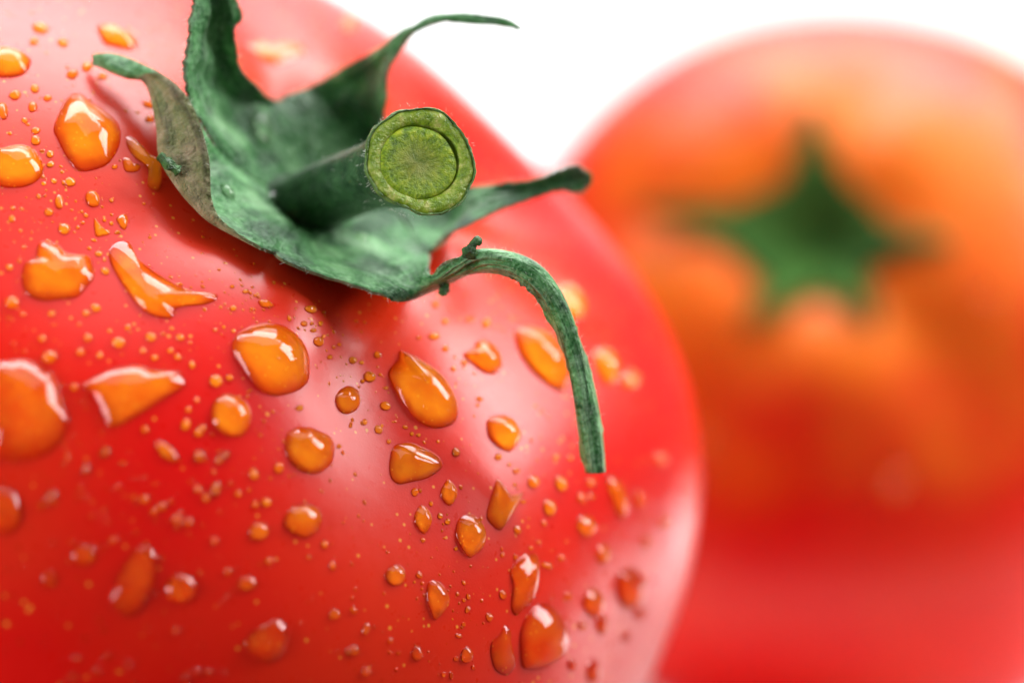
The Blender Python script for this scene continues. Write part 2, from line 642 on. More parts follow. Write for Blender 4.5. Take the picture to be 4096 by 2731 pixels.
def loft(T, parent, name, G, n_long, n_cross, thick, seed, gap=0.35, ragged=0.10, leaf='leaf', fuzz=0, tip_green=2.0):
    """G: sections x 3 x 3 world points (edge, middle, edge). Returns a closed shell: green top, dry underside."""
    rnd = np.random.RandomState(seed)
    G = np.asarray(G, float)
    cols = [catmull(G[:, k], n_long) for k in range(3)]
    s = np.linspace(-1, 1, n_cross)
    # quadratic through edge, middle, edge
    w0, w1, w2 = s * (s - 1) / 2, 1 - s * s, s * (s + 1) / 2
    S = cols[0][:, None] * w0[None, :, None] + cols[1][:, None] * w1[None, :, None] + cols[2][:, None] * w2[None, :, None]
    dt = np.gradient(S, axis=0)
    ds = np.gradient(S, axis=1)
    N = norm(np.cross(dt, ds))
    if (N[2, n_cross // 2] @ T.z) < 0:
        N = -N
    # ragged edge and lumpy surface
    L = np.linspace(0, 1, n_long)
    lump = sum(rnd.uniform(0.03, 0.10) * np.sin(L[:, None] * rnd.uniform(8, 40) + s[None, :] * rnd.uniform(-6, 6) + rnd.uniform(0, 6.3)) for _ in range(6))
    env = np.clip(L * 6, 0, 1)[:, None]
    vein = 0.10 * np.exp(-(s / 0.10) ** 2)[None, :] - 0.05 * np.exp(-((np.abs(s) - 0.5) / 0.1) ** 2)[None, :]
    S = S + N * ((lump * 0.6 - vein) * env)[..., None]
    wdir = norm(S[:, -1] - S[:, 0])
    for e, sg in ((0, -1), (-1, 1)):
        S[:, e] += wdir * (rnd.uniform(-ragged, ragged, n_long) * env[:, 0])[:, None] * sg
    # keep it off the skin
    Q = T.loc(S)
    rad = np.linalg.norm(Q, axis=-1)
    need = T.r(Q / rad[..., None]) + gap
    # only ever lift points that are under the skin but close to it
    lift = np.clip(need - rad, 0, 6)
    S = S + norm(Q @ T.B) * lift[..., None]
    th = thick * (0.35 + 0.65 * (1 - s ** 2) ** 0.5)[None, :] * np.clip((1 - L) * 6 + 0.35, 0, 1)[:, None]
    top = S + N * (th / 2)[..., None]
    bot = S - N * (th / 2)[..., None]
    V = np.concatenate([top.reshape(-1, 3), bot.reshape(-1, 3)])
    F, fm = [], []
    nn = n_long * n_cross
    idx = lambda i, j, b: b * nn + i * n_cross + j
    for i in range(n_long - 1):
        for j in range(n_cross - 1):
            F.append((idx(i, j, 0), idx(i + 1, j, 0), idx(i + 1, j + 1, 0), idx(i, j + 1, 0))); fm.append(0)
            F.append((idx(i, j, 1), idx(i, j + 1, 1), idx(i + 1, j + 1, 1), idx(i + 1, j, 1))); fm.append(0 if i > tip_green * n_long else 1)
        for j, fl in ((0, 0), (n_cross - 1, 1)):
            q = (idx(i, j, 0), idx(i, j, 1), idx(i + 1, j, 1), idx(i + 1, j, 0))
            F.append(q if fl == 0 else q[::-1]); fm.append(1)
    for i, fl in ((0, 0), (n_long - 1, 1)):
        for j in range(n_cross - 1):
            q = (idx(i, j, 0), idx(i, j + 1, 0), idx(i, j + 1, 1), idx(i, j, 1))
            F.append(q if fl == 0 else q[::-1]); fm.append(1)
    o = mesh_object(name, T.loc(V), F, None, parent, mats=[M[leaf], M['under']], fmat=fm)
    ul = o.data.uv_layers.new(name='grain')
    wide = np.linalg.norm(S[:, -1] - S[:, 0], axis=1).mean()
    ln = np.linalg.norm(np.diff(S[:, n_cross // 2], axis=0), axis=1).sum()
    ii, jj = np.meshgrid(np.arange(n_long), np.arange(n_cross), indexing='ij')
    uvv = np.stack([s[jj] * max(2.2, wide * 0.9) + seed * 7, L[ii] * ln * 0.16], -1).reshape(-1, 2)
    uvv = np.concatenate([uvv, uvv + 40])
    li = np.empty(len(o.data.loops), dtype=np.int32)
    o.data.loops.foreach_get('vertex_index', li)
    ul.data.foreach_set('uv', uvv[li].astype(np.float32).ravel())
    SURF.append((top.reshape(-1, 3), N.reshape(-1, 3)))
    if fuzz:
        HV, HF = [], []
        for e in (0, -1):
            for _ in range(fuzz):
                i = rnd.randint(4, n_long - 1)
                d = norm((wdir[i] * (-1 if e == 0 else 1)) + rnd.normal(size=3) * 0.7)
                add_hair(HV, HF, S[i, e] + (S[i - 1, e] - S[i, e]) * rnd.rand(), d, rnd.uniform(.08, .38), .012)
        for _ in range(fuzz):
            i, j = rnd.randint(3, n_long - 1), rnd.randint(0, n_cross)
            add_hair(HV, HF, top[i, j], norm(N[i, j] + rnd.normal(size=3) * 0.6), rnd.uniform(.08, .28), .010)
        h = mesh_object('hair', T.loc(np.array(HV)), HF, M['hair'], o)
        tag(h, kind='stuff')
    return o


def child_empty(name, parent):
    o = bpy.data.objects.new(name, None)
    o.empty_display_size = 0.005
    col.objects.link(o)
    o.parent = parent
    return o


calyx1 = child_empty('calyx', tom1)
SEP = {
    'left': [[(1170, 935, .2), (1080, 860, .2), (1090, 780, .2)],
             [(1100, 1015, 158.8), (910, 800, 163), (960, 680, 165.5)],
             [(905, 895, 158.5), (765, 780, 159.8), (860, 590, 163.5)],
             [(848, 800, 158.5), (666, 650, 159.6), (835, 560, 162.5)],
             [(832, 620, 159), (650, 500, 160.5), (790, 480, 162)],
             [(770, 430, 160), (620, 370, 161.8), (745, 420, 162)],
             [(690, 325, 161.2), (578, 305, 162.5), (690, 330, 162.4)],
             [(560, 255, 162.5), (515, 288, 162.6), (560, 255, 163.2)],
             [(450, 222, 163), (440, 268, 162.6), (450, 222, 163.4)],
             [(375, 226, 163.4), (370, 250, 163.2), (378, 228, 163.6)]],
    'up': [[(1220, 735, .2), (1160, 740, .2), (1090, 780, .2)],
           [(1190, 600, .4), (1080, 620, 169), (960, 680, 165.5)],
           [(1150, 500, .7), (1000, 530, 168.5), (860, 590, 163.5)],
           [(1130, 412, 171.5), (950, 450, 168), (790, 470, 162)],
           [(1060, 380, 169), (890, 370, 166.5), (752, 390, 161.5)],
           [(985, 300, 166), (860, 290, 165), (735, 320, 161)],
           [(945, 220, 164.5), (850, 210, 164.5), (742, 240, 161)],
           [(930, 130, 163.5), (860, 120, 164), (755, 140, 161)],
           [(958, 70, 163), (870, 30, 163.8), (768, 30, 161.3)],
           [(925, -40, 163), (860, -60, 163.5), (790, -60, 161.8)],
           [(900, -180, 163), (860, -190, 163.5), (820, -190, 162.4)],
           [(860, -300, 163), (855, -310, 163), (850, -305, 163)]],
    'back': [[(1370, 770, .2), (1310, 740, .2), (1220, 735, .2)],
             [(1500, 740, .5), (1380, 620, .3), (1190, 600, .4)],
             [(1530, 600, 171.5), (1370, 490, 174), (1150, 500, .7)],
             [(1540, 480, 170), (1380, 420, 173.5), (1130, 412, 171.5)],
             [(1545, 400, 168.8), (1430, 350, 172), (1250, 340, 172.5)],
             [(1560, 280, 167.8), (1500, 270, 170), (1400, 250, 171)],
             [(1600, 190, 167.2), (1570, 200, 168), (1540, 185, 169)],
             [(1680, 116, 166.6), (1660, 116, 166.8), (1640, 112, 167.4)],
             [(1790, 92, 166), (1780, 78, 166), (1770, 66, 166.6)],
             [(1950, 100, 165.5), (1950, 86, 165.5), (1950, 70, 165.9)],
             [(2085, 119, 165), (2087, 113, 165), (2085, 104, 165)]],
    'right': [[(1340, 900, .2), (1400, 850, .2), (1370, 770, .2)],
              [(1500, 900, .3), (1560, 840, .2), (1500, 740, .5)],
              [(1640, 950, 168.5), (1680, 860, 171), (1640, 745, 172)],
              [(1710, 1010, 165.5), (1800, 880, 170), (1780, 748, 171)],
              [(1800, 945, 166.5), (1880, 840, 169), (1900, 740, 170)],
              [(1950, 852, 167.5), (1990, 790, 169), (2020, 730, 169)],
              [(2100, 802, 168), (2120, 760, 168.8), (2130, 712, 168.4)],
              [(2220, 772, 168), (2240, 725, 168.4), (2240, 683, 168)],
              [(2310, 765, 167.5), (2320, 710, 168), (2305, 668, 167.6)],
              [(2355, 745, 167.3), (2372, 712, 167.5), (2345, 690, 167.4)]],
    'front': [[(1170, 935, .2), (1260, 940, .2), (1340, 900, .2)],
              [(1100, 1015, 158.8), (1330, 1010, 165), (1500, 900, .3)],
              [(1300, 1112, 159.3), (1480, 1060, 164.5), (1640, 950, 168.5)],
              [(1450, 1165, 159.8), (1580, 1100, 162.6), (1710, 1010, 165.5)],
              [(1575, 1192, 160.0), (1640, 1150, 160.4), (1714, 1070, 162)],
              [(1690, 1172, 161.4), (1705, 1135, 160.0), (1730, 1100, 159.6)],
              [(1800, 1140, 161.4), (1800, 1085, 159.6), (1795, 1050, 158.8)],
              [(1890, 1100, 160.8), (1880, 1045, 158.8), (1895, 1012, 158.6)],
              [(1990, 1092, 160.0), (1980, 1040, 158.4), (2000, 1012, 159.2)],
              [(2080, 1125, 159.2), (2100, 1080, 158.4), (2122, 1060, 159.4)],
              [(2155, 1210, 159.4), (2190, 1160, 158.5), (2220, 1145, 159.5)],
              [(2228, 1340, 160), (2265, 1300, 159), (2297, 1285, 160)],
              [(2283, 1500, 160.5), (2325, 1480, 159.6), (2360, 1468, 160.6)],
              [(2320, 1690, 161.2), (2360, 1680, 160.2), (2400, 1675, 161.2)],
              [(2345, 1890, 162), (2380, 1892, 161), (2425, 1885, 162)]],
}
SEPLAB = {'left': 'dry brown sepal curling up and back, left of the stem', 'up': 'broad upright sepal running out of the top of the picture',
          'back': 'sepal behind the stem ending in a thin hooked tip', 'right': 'straight blunt sepal pointing right past the cut stem',
          'front': 'long thin sepal arching right and drooping over the front'}
SEPOBJ = {}
for k, (nm, rows) in enumerate(SEP.items()):
    G = [[pt(T1, O1, *c) for c in row] for row in rows]
    o = loft(T1, calyx1, 'sepal', G, 90, 25, 0.42, 10 + k, fuzz=130, tip_green=0.70 if nm == 'left' else 2.0)
    o['label'] = SEPLAB[nm]
    SEPOBJ[nm] = o



def tube(path, radii, nseg, wob=0.0, seed=0, up=np.array([0.0, 0, 1]), squash=1.0):
    """rings along path; returns V, F and the frame of the last ring"""
    rnd = np.random.RandomState(seed)
    path = np.asarray(path, float)
    T = norm(np.gradient(path, axis=0))
    V, F = [], []
    ph = np.arange(nseg) / nseg * 2 * math.pi
    wv = 1 + wob * (np.sin(2 * ph + rnd.uniform(0, 6)) * .6 + np.sin(3 * ph + rnd.uniform(0, 6)) * .5 + np.sin(5 * ph + rnd.uniform(0, 6)) * .35 + np.sin(9 * ph + rnd.uniform(0, 6)) * .22 + np.sin(14 * ph + rnd.uniform(0, 6)) * .12)
    for p, t, r in zip(path, T, radii):
        a = norm(np.cross(up, t))
        b = np.cross(t, a)
        V.append(p + (np.cos(ph) * r * wv)[:, None] * a + (np.sin(ph) * r * wv * squash)[:, None] * b)
    n = len(path)
    for i in range(n - 1):
        for j in range(nseg):
            k = (j + 1) % nseg
            F.append((i * nseg + j, i * nseg + k, (i + 1) * nseg + k, (i + 1) * nseg + j))
    return np.concatenate(V), F, (T[-1], a, b, wv)


def build_stem():
    end = at_depth(np.array([1683., 645.]), np.array(157.8))
    nrm = norm(camdir(np.array([0.32, 0.06, -0.95])))      # the cut faces the camera
    p0 = O1 - T1.z * 0.6
    p1 = O1 + T1.z * 2.2 + RGT * 0.6
    p2 = end - nrm * 3.2
    t = np.linspace(0, 1, 40)[:, None]
    path = (1 - t) ** 3 * p0 + 3 * t * (1 - t) ** 2 * p1 + 3 * t * t * (1 - t) * p2 + t ** 3 * end
    tt = t[:, 0]
    rad = 1.95 - 0.15 * np.sin(tt * math.pi) + 0.95 * np.clip((tt - 0.55) / 0.45, 0, 1) ** 1.3 + 0.9 * np.exp(-(tt / 0.10) ** 2)
    V, F, (t_end, a, b, wv) = tube(path, rad, 72, 0.055, 3, UPV, 0.92)
    root = mesh_object('stem', T1.loc(V), F, M['stem'], tom1)
    R = rad[-1]
    # the cut face: its own frame, z towards the camera
    fr = np.stack([a, b, t_end])
    f_e = child_empty('cut_face', root)
    mw = Matrix.Identity(4)
    loc_fr = fr @ T1.B.T
    lo = T1.loc(path[-1])
    for k in range(3):
        for r_ in range(3):
            mw[r_][k] = loc_fr[k][r_]
        mw[k][3] = lo[k] * MM
    f_e.matrix_local = mw @ Matrix.Diagonal((1.0, 0.92, 1.0, 1.0))
    nseg = 72
    ph = np.arange(nseg) / nseg * 2 * math.pi

    def rings(prof, off=(0, 0), irr=0.0, seed=1, squash=1.0):
        rnd = np.random.RandomState(seed)
        w = 1 + irr * sum(rnd.uniform(-1, 1) * np.sin(k * ph + rnd.uniform(0, 6)) / k ** .5 for k in range(2, 9))
        V, F = [], []
        for r_, z in prof:
            V.append(np.stack([off[0] + np.cos(ph) * r_ * w, off[1] + np.sin(ph) * r_ * w * squash, np.full(nseg, z)], -1))
        for i in range(len(prof) - 1):
            for j in range(nseg):
                k = (j + 1) % nseg
                F.append((i * nseg + j, i * nseg + k, (i + 1) * nseg + k, (i + 1) * nseg + j))
        return np.concatenate(V), F

    # thin green rind
    V, F = rings([(R * .99, -.3), (R * 1.005, .02), (R * .995, .08), (R * .975, .08), (R * .965, .02), (R * .95, -.2)], irr=.0, seed=2)
    V = V.reshape(-1, nseg, 3) * np.stack([wv, wv, np.ones(nseg)], -1)[None]
    V = V.reshape(-1, 3) + np.random.RandomState(4).normal(size=(V.size // 3, 3)) * .022
    mesh_object('rind', V, F, M['rind'], f_e)
    # cortex ring, sunken where it meets the pith
    V, F = rings([(R * .97, -.05), (R * .95, .05), (R * .88, .08), (R * .77, .05), (R * .715, -.02), (R * .68, -.40), (R * .3, -.6)], irr=0.006, seed=3)
    V = V.reshape(-1, nseg, 3)
    V[:4] *= np.stack([wv, wv, np.ones(nseg)], -1)[None]
    mesh_object('cortex', V.reshape(-1, 3), F, M['cortex'], f_e)
    # pith, a low dome shifted off the middle so that a crescent gap stays open on one side
    V, F = rings([(R * .705, -.5), (R * .70, -.06), (R * .67, .03), (R * .58, .06), (R * .45, .02), (R * .3, -.03), (R * .15, -.05), (R * .0005, -.06)], off=(0, 0), irr=0.03, seed=5)
    pith = mesh_object('pith', V, F, M['pith'], f_e)
    gapdir = norm(np.array([camdir(np.array([0.75, 0.5, 0])) @ a, camdir(np.array([0.75, 0.5, 0])) @ b]))
    pith.location = (-gapdir[0] * 0.20 * MM, -gapdir[1] * 0.20 * MM, 0)
    # hairs round the rim and along the stem
    rnd = random.Random(5)
    V, F = [], []
    Rm = np.stack([a, b, t_end])

    for i in range(260):
        an = rnd.uniform(0, 2 * math.pi)
        ti = 39 - int(abs(rnd.gauss(0, 5)) if i % 3 else rnd.uniform(0, 36))
        ti = max(2, ti)
        tg = norm(path[min(ti + 1, 39)] - path[ti - 1])
        aa = norm(np.cross(UPV, tg)); bb = np.cross(tg, aa)
        d = math.cos(an) * aa + math.sin(an) * bb
        base = path[ti] + d * rad[ti] * 1.0
        d = norm(d + np.array([rnd.uniform(-.5, .5) for _ in range(3)]))
        add_hair(V, F, base, d, rnd.uniform(.06, .20), .012)
    h = mesh_object('hair', T1.loc(np.array(V)), F, M['hair'], root)
    tag(h, kind='stuff')


build_stem()


def build_stub(parent, px, r0, seed, label):
    P = [at_depth(np.array([x, y], float), np.array(z)) for x, y, z in px]
    path = catmull(np.array(P), 14)
    t = np.linspace(0, 1, 14)
    rr = np.random.RandomState(seed)
    rad = r0 * (1 - .35 * t) * (1 + .22 * np.sin(t * 11 + seed)) * np.where(t > .93, .45, 1)
    V, F, fr = tube(path, rad, 12, 0.22, seed, UPV)
    V = V + rr.normal(size=V.shape) * r0 * .06
    n = len(V)
    V = np.vstack([V, path[-1:], path[:1]])
    F += [(n - 12 + j, n - 12 + (j + 1) % 12, n) for j in range(12)]
    F += [((j + 1) % 12, j, n + 1) for j in range(12)]
    o = mesh_object('sepal_stub', T1.loc(V), F, M['stub'], parent)
    o['label'] = label


build_stub(SEPOBJ['left'], [(712, 684, 158.6), (680, 660, 158.4), (655, 640, 158.4), (641, 622, 158.6)], .30, 3, 'dark green broken nub on the outer edge')
build_stub(SEPOBJ['front'], [(1872, 1028, 158.4), (1885, 995, 158.2), (1902, 968, 158.2), (1926, 962, 158.3)], .34, 5, 'torn green crumb standing on the bend')
build_stub(SEPOBJ['front'], [(1780, 1150, 160.8), (1772, 1165, 160.6), (1760, 1178, 160.6)], .26, 8, 'ragged flap under the bend')

# ------------------------------------------------------------------ calyx of the second tomato
calyx2 = child_empty('calyx', tom2)
O2 = T2.wld(np.array([0, 0, 1.0]) * T2.r(np.array([[0, 0, 1.0]]))[0]) + T2.z * 0.3


def star_sepal(T, O, px, seed, h=(0.3, 0.7, 1.6, 2.6, 2.4), w=(2.2, 4.4, 3.1, 1.7, 1.1, .8, .4)):
    tip = pt(T, O, px[0], px[1], h[3])
    d = tip - O
    d = d - T.z * (d @ T.z)
    Ln = np.linalg.norm(d)
    d = d / Ln
    s = np.cross(T.z, d)
    fr = [0.0, .16, .34, .52, .7, .86, 1.0]
    hh = np.interp(fr, [0, .2, .45, .8, 1], h)
    rows = []
    for f_, w_, z_ in zip(fr, w, hh):
        c = O + d * Ln * f_ + T.z * z_
        rows.append([c - s * w_ + T.z * .5, c, c + s * w_ + T.z * .5])
    loft(T, calyx2, 'sepal', rows, 40, 11, .5, seed, gap=.5, leaf='leaf2')


for k, q in enumerate([(3245, 400), (2560, 850), (3800, 985), (3000, 1320), (3500, 1300)]):
    star_sepal(T2, O2, q, 40 + k)

# ------------------------------------------------------------------ water drops
# outlines and spots are given where the photograph shows them (pixels of the 4096 wide frame) and laid on the skin
DROPS = [
    ('big round drop with a pointed left side, below the calyx front edge', [(925,1378),(943,1340),(968,1319),(1004,1302),(1055,1291),(1106,1293),(1157,1314),(1203,1355),(1229,1401),(1240,1452),(1238,1508),(1221,1541),(1178,1569),(1116,1585),(1076,1580),(1030,1554),(994,1508),(958,1452),(933,1411)], 0.5),
    ('big slanted teardrop with a notched top left end, right of the dark groove', [(1550,1490),(1576,1452),(1593,1434),(1597,1401),(1642,1416),(1708,1452),(1764,1493),(1805,1549),(1831,1610),(1833,1656),(1815,1692),(1769,1712),(1718,1710),(1667,1682),(1627,1636),(1591,1585),(1565,1534)], 0.5),
    ('medium round drop between the two biggest drops under the calyx', [(1442,1614),(1428,1636),(1407,1651),(1386,1656),(1368,1652),(1353,1636),(1342,1613),(1341,1586),(1354,1564),(1374,1549),(1396,1543),(1416,1549),(1433,1565),(1442,1588)], 0.6),
    ('small round drop just left of the notched teardrop, lower one', [(1562,1631),(1557,1637),(1549,1641),(1539,1641),(1530,1638),(1523,1632),(1519,1624),(1520,1615),(1525,1609),(1533,1605),(1542,1604),(1552,1608),(1559,1614),(1563,1622)], 0.65),
    ('small oval drop at the foot of the dark groove under the calyx', [(1503,1516),(1497,1524),(1488,1528),(1477,1529),(1466,1525),(1457,1517),(1453,1508),(1454,1498),(1460,1490),(1469,1485),(1480,1485),(1491,1489),(1500,1496),(1504,1506)], 0.65),
    ('small round drop right of the big drop with a pointed left side', [(1295,1376),(1289,1382),(1281,1386),(1271,1386),(1262,1381),(1255,1374),(1253,1365),(1254,1357),(1260,1350),(1268,1347),(1278,1347),(1287,1351),(1294,1359),(1296,1367)], 0.65),
    ('medium oval drop slanting down right, left of centre on the front tomato', [(996,1620),(1007,1660),(1002,1700),(984,1731),(956,1747),(920,1747),(883,1731),(854,1702),(843,1662),(848,1623),(866,1592),(894,1575),(930,1575),(967,1591)], 0.5),
    ('medium rounded drop with a rough top edge, middle of the front tomato', [(1152,1728),(1188,1707),(1239,1707),(1290,1728),(1320,1743),(1338,1779),(1333,1835),(1310,1870),(1264,1896),(1208,1886),(1167,1855),(1142,1809),(1139,1763)], 0.45),
    ('flat jagged drop with a torn right corner, below the notched teardrop', [(1570,1789),(1596,1773),(1642,1768),(1688,1786),(1749,1819),(1772,1860),(1744,1891),(1698,1916),(1637,1929),(1596,1937),(1565,1916),(1555,1870),(1560,1824)], 0.35),
    ('blunt drop with a pointed left tip in the white glare by the drooping sepal', [(1851,1414),(1890,1393),(1910,1364),(1942,1358),(1985,1393),(2006,1442),(1998,1477),(1971,1498),(1937,1489),(1902,1463),(1872,1438)], 0.6),
    ('long yellow drop passing behind the drooping sepal', [(2055,1320),(2090,1297),(2151,1310),(2212,1350),(2255,1428),(2278,1515),(2260,1562),(2212,1555),(2151,1506),(2099,1445),(2065,1384)], 0.5),
    ('medium egg shaped drop with a pointed foot, right of the notched teardrop', [(1947,1682),(1985,1658),(2038,1667),(2069,1707),(2081,1750),(2055,1794),(2029,1806),(1985,1780),(1954,1742)], 0.6),
    ('blurred yellow drop just above the bend of the drooping sepal', [(2208,1149),(2247,1128),(2295,1158),(2337,1219),(2334,1268),(2295,1280),(2250,1245),(2220,1202)], 0.5),
    ('blurred yellow drop right of the drooping sepal, halfway down it', [(2372,1407),(2407,1384),(2447,1411),(2469,1472),(2464,1524),(2435,1546),(2400,1515),(2377,1463)], 0.55),
    ('small blurred orange drop farthest right beside the drooping sepal', [(2558,1519),(2555,1535),(2544,1549),(2530,1556),(2514,1556),(2499,1549),(2489,1535),(2485,1519),(2489,1502),(2499,1489),(2514,1481),(2530,1481),(2544,1489),(2555,1502)], 0.6),
    ('tall blurred orange drop just below the tip of the drooping sepal', [(2427,1913),(2448,1901),(2477,1931),(2501,1985),(2508,2038),(2492,2079),(2471,2056),(2451,2008),(2433,1961)], 0.5),
    ('horned drop with two pointed tips, right of the lower centre', [(1989,1913),(2013,1943),(2040,1973),(2073,1973),(2095,1962),(2085,1990),(2067,2026),(2031,2086),(2001,2121),(1971,2104),(1945,2068),(1954,2014),(1971,1961)], 0.5),
    ('small almond drop pointed at both ends, upper one of the left row', [(1831,1967),(1826,1990),(1815,2009),(1804,2020),(1793,2021),(1781,2011),(1768,1993),(1761,1970),(1768,1947),(1780,1927),(1789,1916),(1797,1916),(1807,1926),(1821,1944)], 0.6),
    ('small almond drop below and left of the horned drop row, upright', [(1729,2073),(1724,2099),(1713,2121),(1703,2134),(1694,2135),(1682,2125),(1667,2105),(1657,2081),(1659,2054),(1669,2033),(1680,2020),(1693,2018),(1707,2028),(1721,2048)], 0.6),
    ('bright egg shaped drop with clear right rim, lower centre', [(1835,2074),(1870,2053),(1906,2062),(1936,2104),(1945,2151),(1930,2193),(1894,2223),(1873,2226),(1843,2187),(1824,2145),(1823,2110)], 0.6),
    ('small dark round drop in the deep red area left of lower centre', [(1624,2300),(1620,2319),(1609,2334),(1592,2342),(1573,2342),(1557,2334),(1545,2319),(1541,2300),(1545,2281),(1557,2266),(1573,2258),(1592,2258),(1609,2266),(1620,2281)], 0.55),
    ('curved leaf shaped drop with pointed foot in the lower middle', [(1710,2333),(1739,2318),(1769,2336),(1793,2371),(1800,2407),(1781,2443),(1742,2479),(1724,2449),(1707,2395)], 0.55),
    ('long bent drop directly above the big bottom drop', [(2096,2217),(2123,2211),(2151,2220),(2157,2306),(2135,2395),(2096,2437),(2061,2461),(2043,2425),(2050,2336),(2040,2276)], 0.4),
    ('big rounded orange drop near the bottom, glowing rim on its right', [(2174,2407),(2227,2431),(2263,2490),(2278,2562),(2245,2627),(2174,2669),(2114,2675),(2088,2663),(2079,2604),(2080,2526),(2108,2455)], 0.45),
    ('dark ragged streak of water left of the big bottom drop', [(2019,2502),(2043,2514),(2046,2568),(2064,2651),(2031,2699),(1983,2681),(1962,2621),(1965,2568),(1998,2532)], 0.3),
    ('blurred orange drop with white shell near the bright right rim', [(2471,2294),(2507,2273),(2549,2276),(2582,2324),(2573,2386),(2537,2431),(2489,2425),(2465,2365)], 0.5),
    ('blurred orange drop left of the one with the white shell', [(2415,2410),(2408,2436),(2394,2457),(2380,2468),(2367,2468),(2353,2457),(2339,2436),(2332,2410),(2337,2384),(2349,2364),(2365,2352),(2382,2352),(2397,2364),(2410,2384)], 0.55),
    ('pale blurred smear of water above the white shelled drop', [(2441,2219),(2435,2236),(2425,2249),(2411,2255),(2398,2253),(2388,2243),(2382,2227),(2383,2209),(2389,2191),(2399,2178),(2412,2173),(2425,2175),(2436,2185),(2441,2201)], 0.4),
    ('blurred pointed drop, topmost in the row below the drooping tip', [(2381,2096),(2379,2117),(2370,2136),(2359,2148),(2347,2150),(2332,2144),(2317,2130),(2306,2112),(2306,2090),(2314,2072),(2326,2060),(2341,2057),(2358,2062),(2372,2076)], 0.6),
    ('small drop with yellow foot left of the tall blurred drop', [(2221,2024),(2221,2040),(2217,2053),(2209,2062),(2199,2064),(2188,2060),(2178,2049),(2172,2034),(2172,2019),(2176,2005),(2184,1996),(2194,1994),(2205,1999),(2215,2009)], 0.6),
    ('small round yellow drop right of the horned drop tip', [(2159,1927),(2156,1939),(2149,1948),(2139,1953),(2128,1953),(2117,1948),(2110,1939),(2108,1927),(2110,1915),(2117,1905),(2128,1900),(2139,1900),(2149,1905),(2156,1915)], 0.6),
    ('small slanted yellow drop under the drooping sepal, left side', [(2264,1927),(2266,1942),(2264,1955),(2257,1964),(2248,1967),(2237,1964),(2228,1954),(2221,1941),(2218,1926),(2221,1913),(2227,1903),(2237,1900),(2247,1904),(2257,1913)], 0.6),
    ('thin red drop below the white shelled drop by the rim', [(2428,2493),(2426,2513),(2420,2528),(2411,2537),(2401,2537),(2392,2528),(2386,2513),(2384,2493),(2386,2474),(2392,2459),(2401,2450),(2411,2450),(2420,2459),(2426,2474)], 0.45),
    ('thin red drop at the bottom right edge of the front tomato', [(2400,2688),(2394,2708),(2385,2723),(2373,2731),(2361,2729),(2351,2718),(2346,2701),(2347,2680),(2352,2660),(2362,2645),(2374,2637),(2386,2639),(2395,2649),(2400,2667)], 0.45),
    ('small clear drop with white rim at bottom centre', [(1892,2622),(1888,2636),(1879,2646),(1868,2651),(1857,2650),(1848,2642),(1843,2630),(1843,2615),(1847,2601),(1855,2590),(1866,2585),(1877,2587),(1886,2595),(1892,2607)], 0.6),
    ('small red drop left of the clear bottom centre drop', [(1693,2612),(1691,2625),(1684,2636),(1674,2642),(1664,2642),(1654,2636),(1647,2625),(1645,2612),(1647,2600),(1654,2589),(1664,2583),(1674,2583),(1684,2589),(1691,2600)], 0.5),
    ('long upright blurred drop with a white lower left spot, bottom left', [(536,2196),(571,2184),(601,2187),(625,2240),(610,2354),(565,2443),(506,2467),(443,2413),(458,2336),(494,2264)], 0.42),
    ('round blurred drop right of the long upright one, bottom left', [(785,2331),(788,2359),(778,2386),(758,2406),(730,2416),(702,2413),(677,2399),(662,2376),(659,2348),(668,2322),(689,2301),(716,2291),(745,2294),(769,2308)], 0.5),
    ('big round blurred drop with a white left spot, bottom middle', [(976,2568),(1012,2520),(1065,2490),(1107,2473),(1149,2508),(1160,2562),(1131,2621),(1071,2651),(1018,2627),(982,2598)], 0.42),
    ('blurred round drop in deep red, left of the small almond drops', [(1131,2080),(1161,2032),(1226,2014),(1274,2032),(1289,2068),(1274,2121),(1226,2151),(1179,2139),(1143,2110)], 0.45),
    ('small blurred drop above the two spotted drops, deep red area', [(1076,2124),(1072,2141),(1061,2153),(1045,2161),(1027,2161),(1011,2153),(1000,2141),(996,2124),(1000,2108),(1011,2095),(1027,2088),(1045,2088),(1061,2095),(1072,2108)], 0.5),
    ('tiny blurred pair of highlights, a drop in the deep red middle', [(1028,2333),(1024,2345),(1013,2355),(996,2360),(978,2360),(961,2355),(950,2345),(946,2333),(950,2320),(961,2311),(978,2305),(996,2305),(1013,2311),(1024,2320)], 0.5),
    ('faint blurred drop at lower left beside an orange patch', [(384,2220),(379,2239),(365,2255),(345,2263),(322,2263),(302,2255),(288,2239),(283,2220),(288,2200),(302,2185),(322,2176),(345,2176),(365,2185),(379,2200)], 0.4),
    ('faint blurred drop lowest at the left side', [(232,2315),(229,2330),(219,2342),(204,2348),(188,2348),(174,2342),(164,2330),(161,2315),(164,2300),(174,2288),(188,2282),(204,2282),(219,2288),(229,2300)], 0.4),
    ('half drop cut off by the left picture edge, lower one', [(-54,1955),(0,1936),(42,1949),(77,1996),(89,2050),(74,2110),(24,2139),(-48,2124),(-77,2038)], 0.5),
    ('small blurred drop right of the lower half drop at the left edge', [(225,1990),(223,2005),(216,2016),(206,2022),(196,2022),(186,2016),(180,2005),(177,1990),(180,1976),(186,1965),(196,1959),(206,1959),(216,1965),(223,1976)], 0.5),
    ('largest drop at the left picture edge with a broken white reflection', [(-45,1485),(0,1446),(45,1439),(96,1434),(153,1453),(185,1482),(207,1488),(233,1529),(250,1606),(274,1670),(255,1753),(191,1820),(96,1848),(0,1843),(-45,1797),(-70,1638)], 0.42),
    ('wide triangular drop with white flashes along its top, left side', [(325,1542),(383,1504),(459,1472),(555,1459),(612,1478),(714,1485),(740,1542),(670,1587),(574,1651),(485,1702),(440,1708),(408,1651),(370,1574)], 0.38),
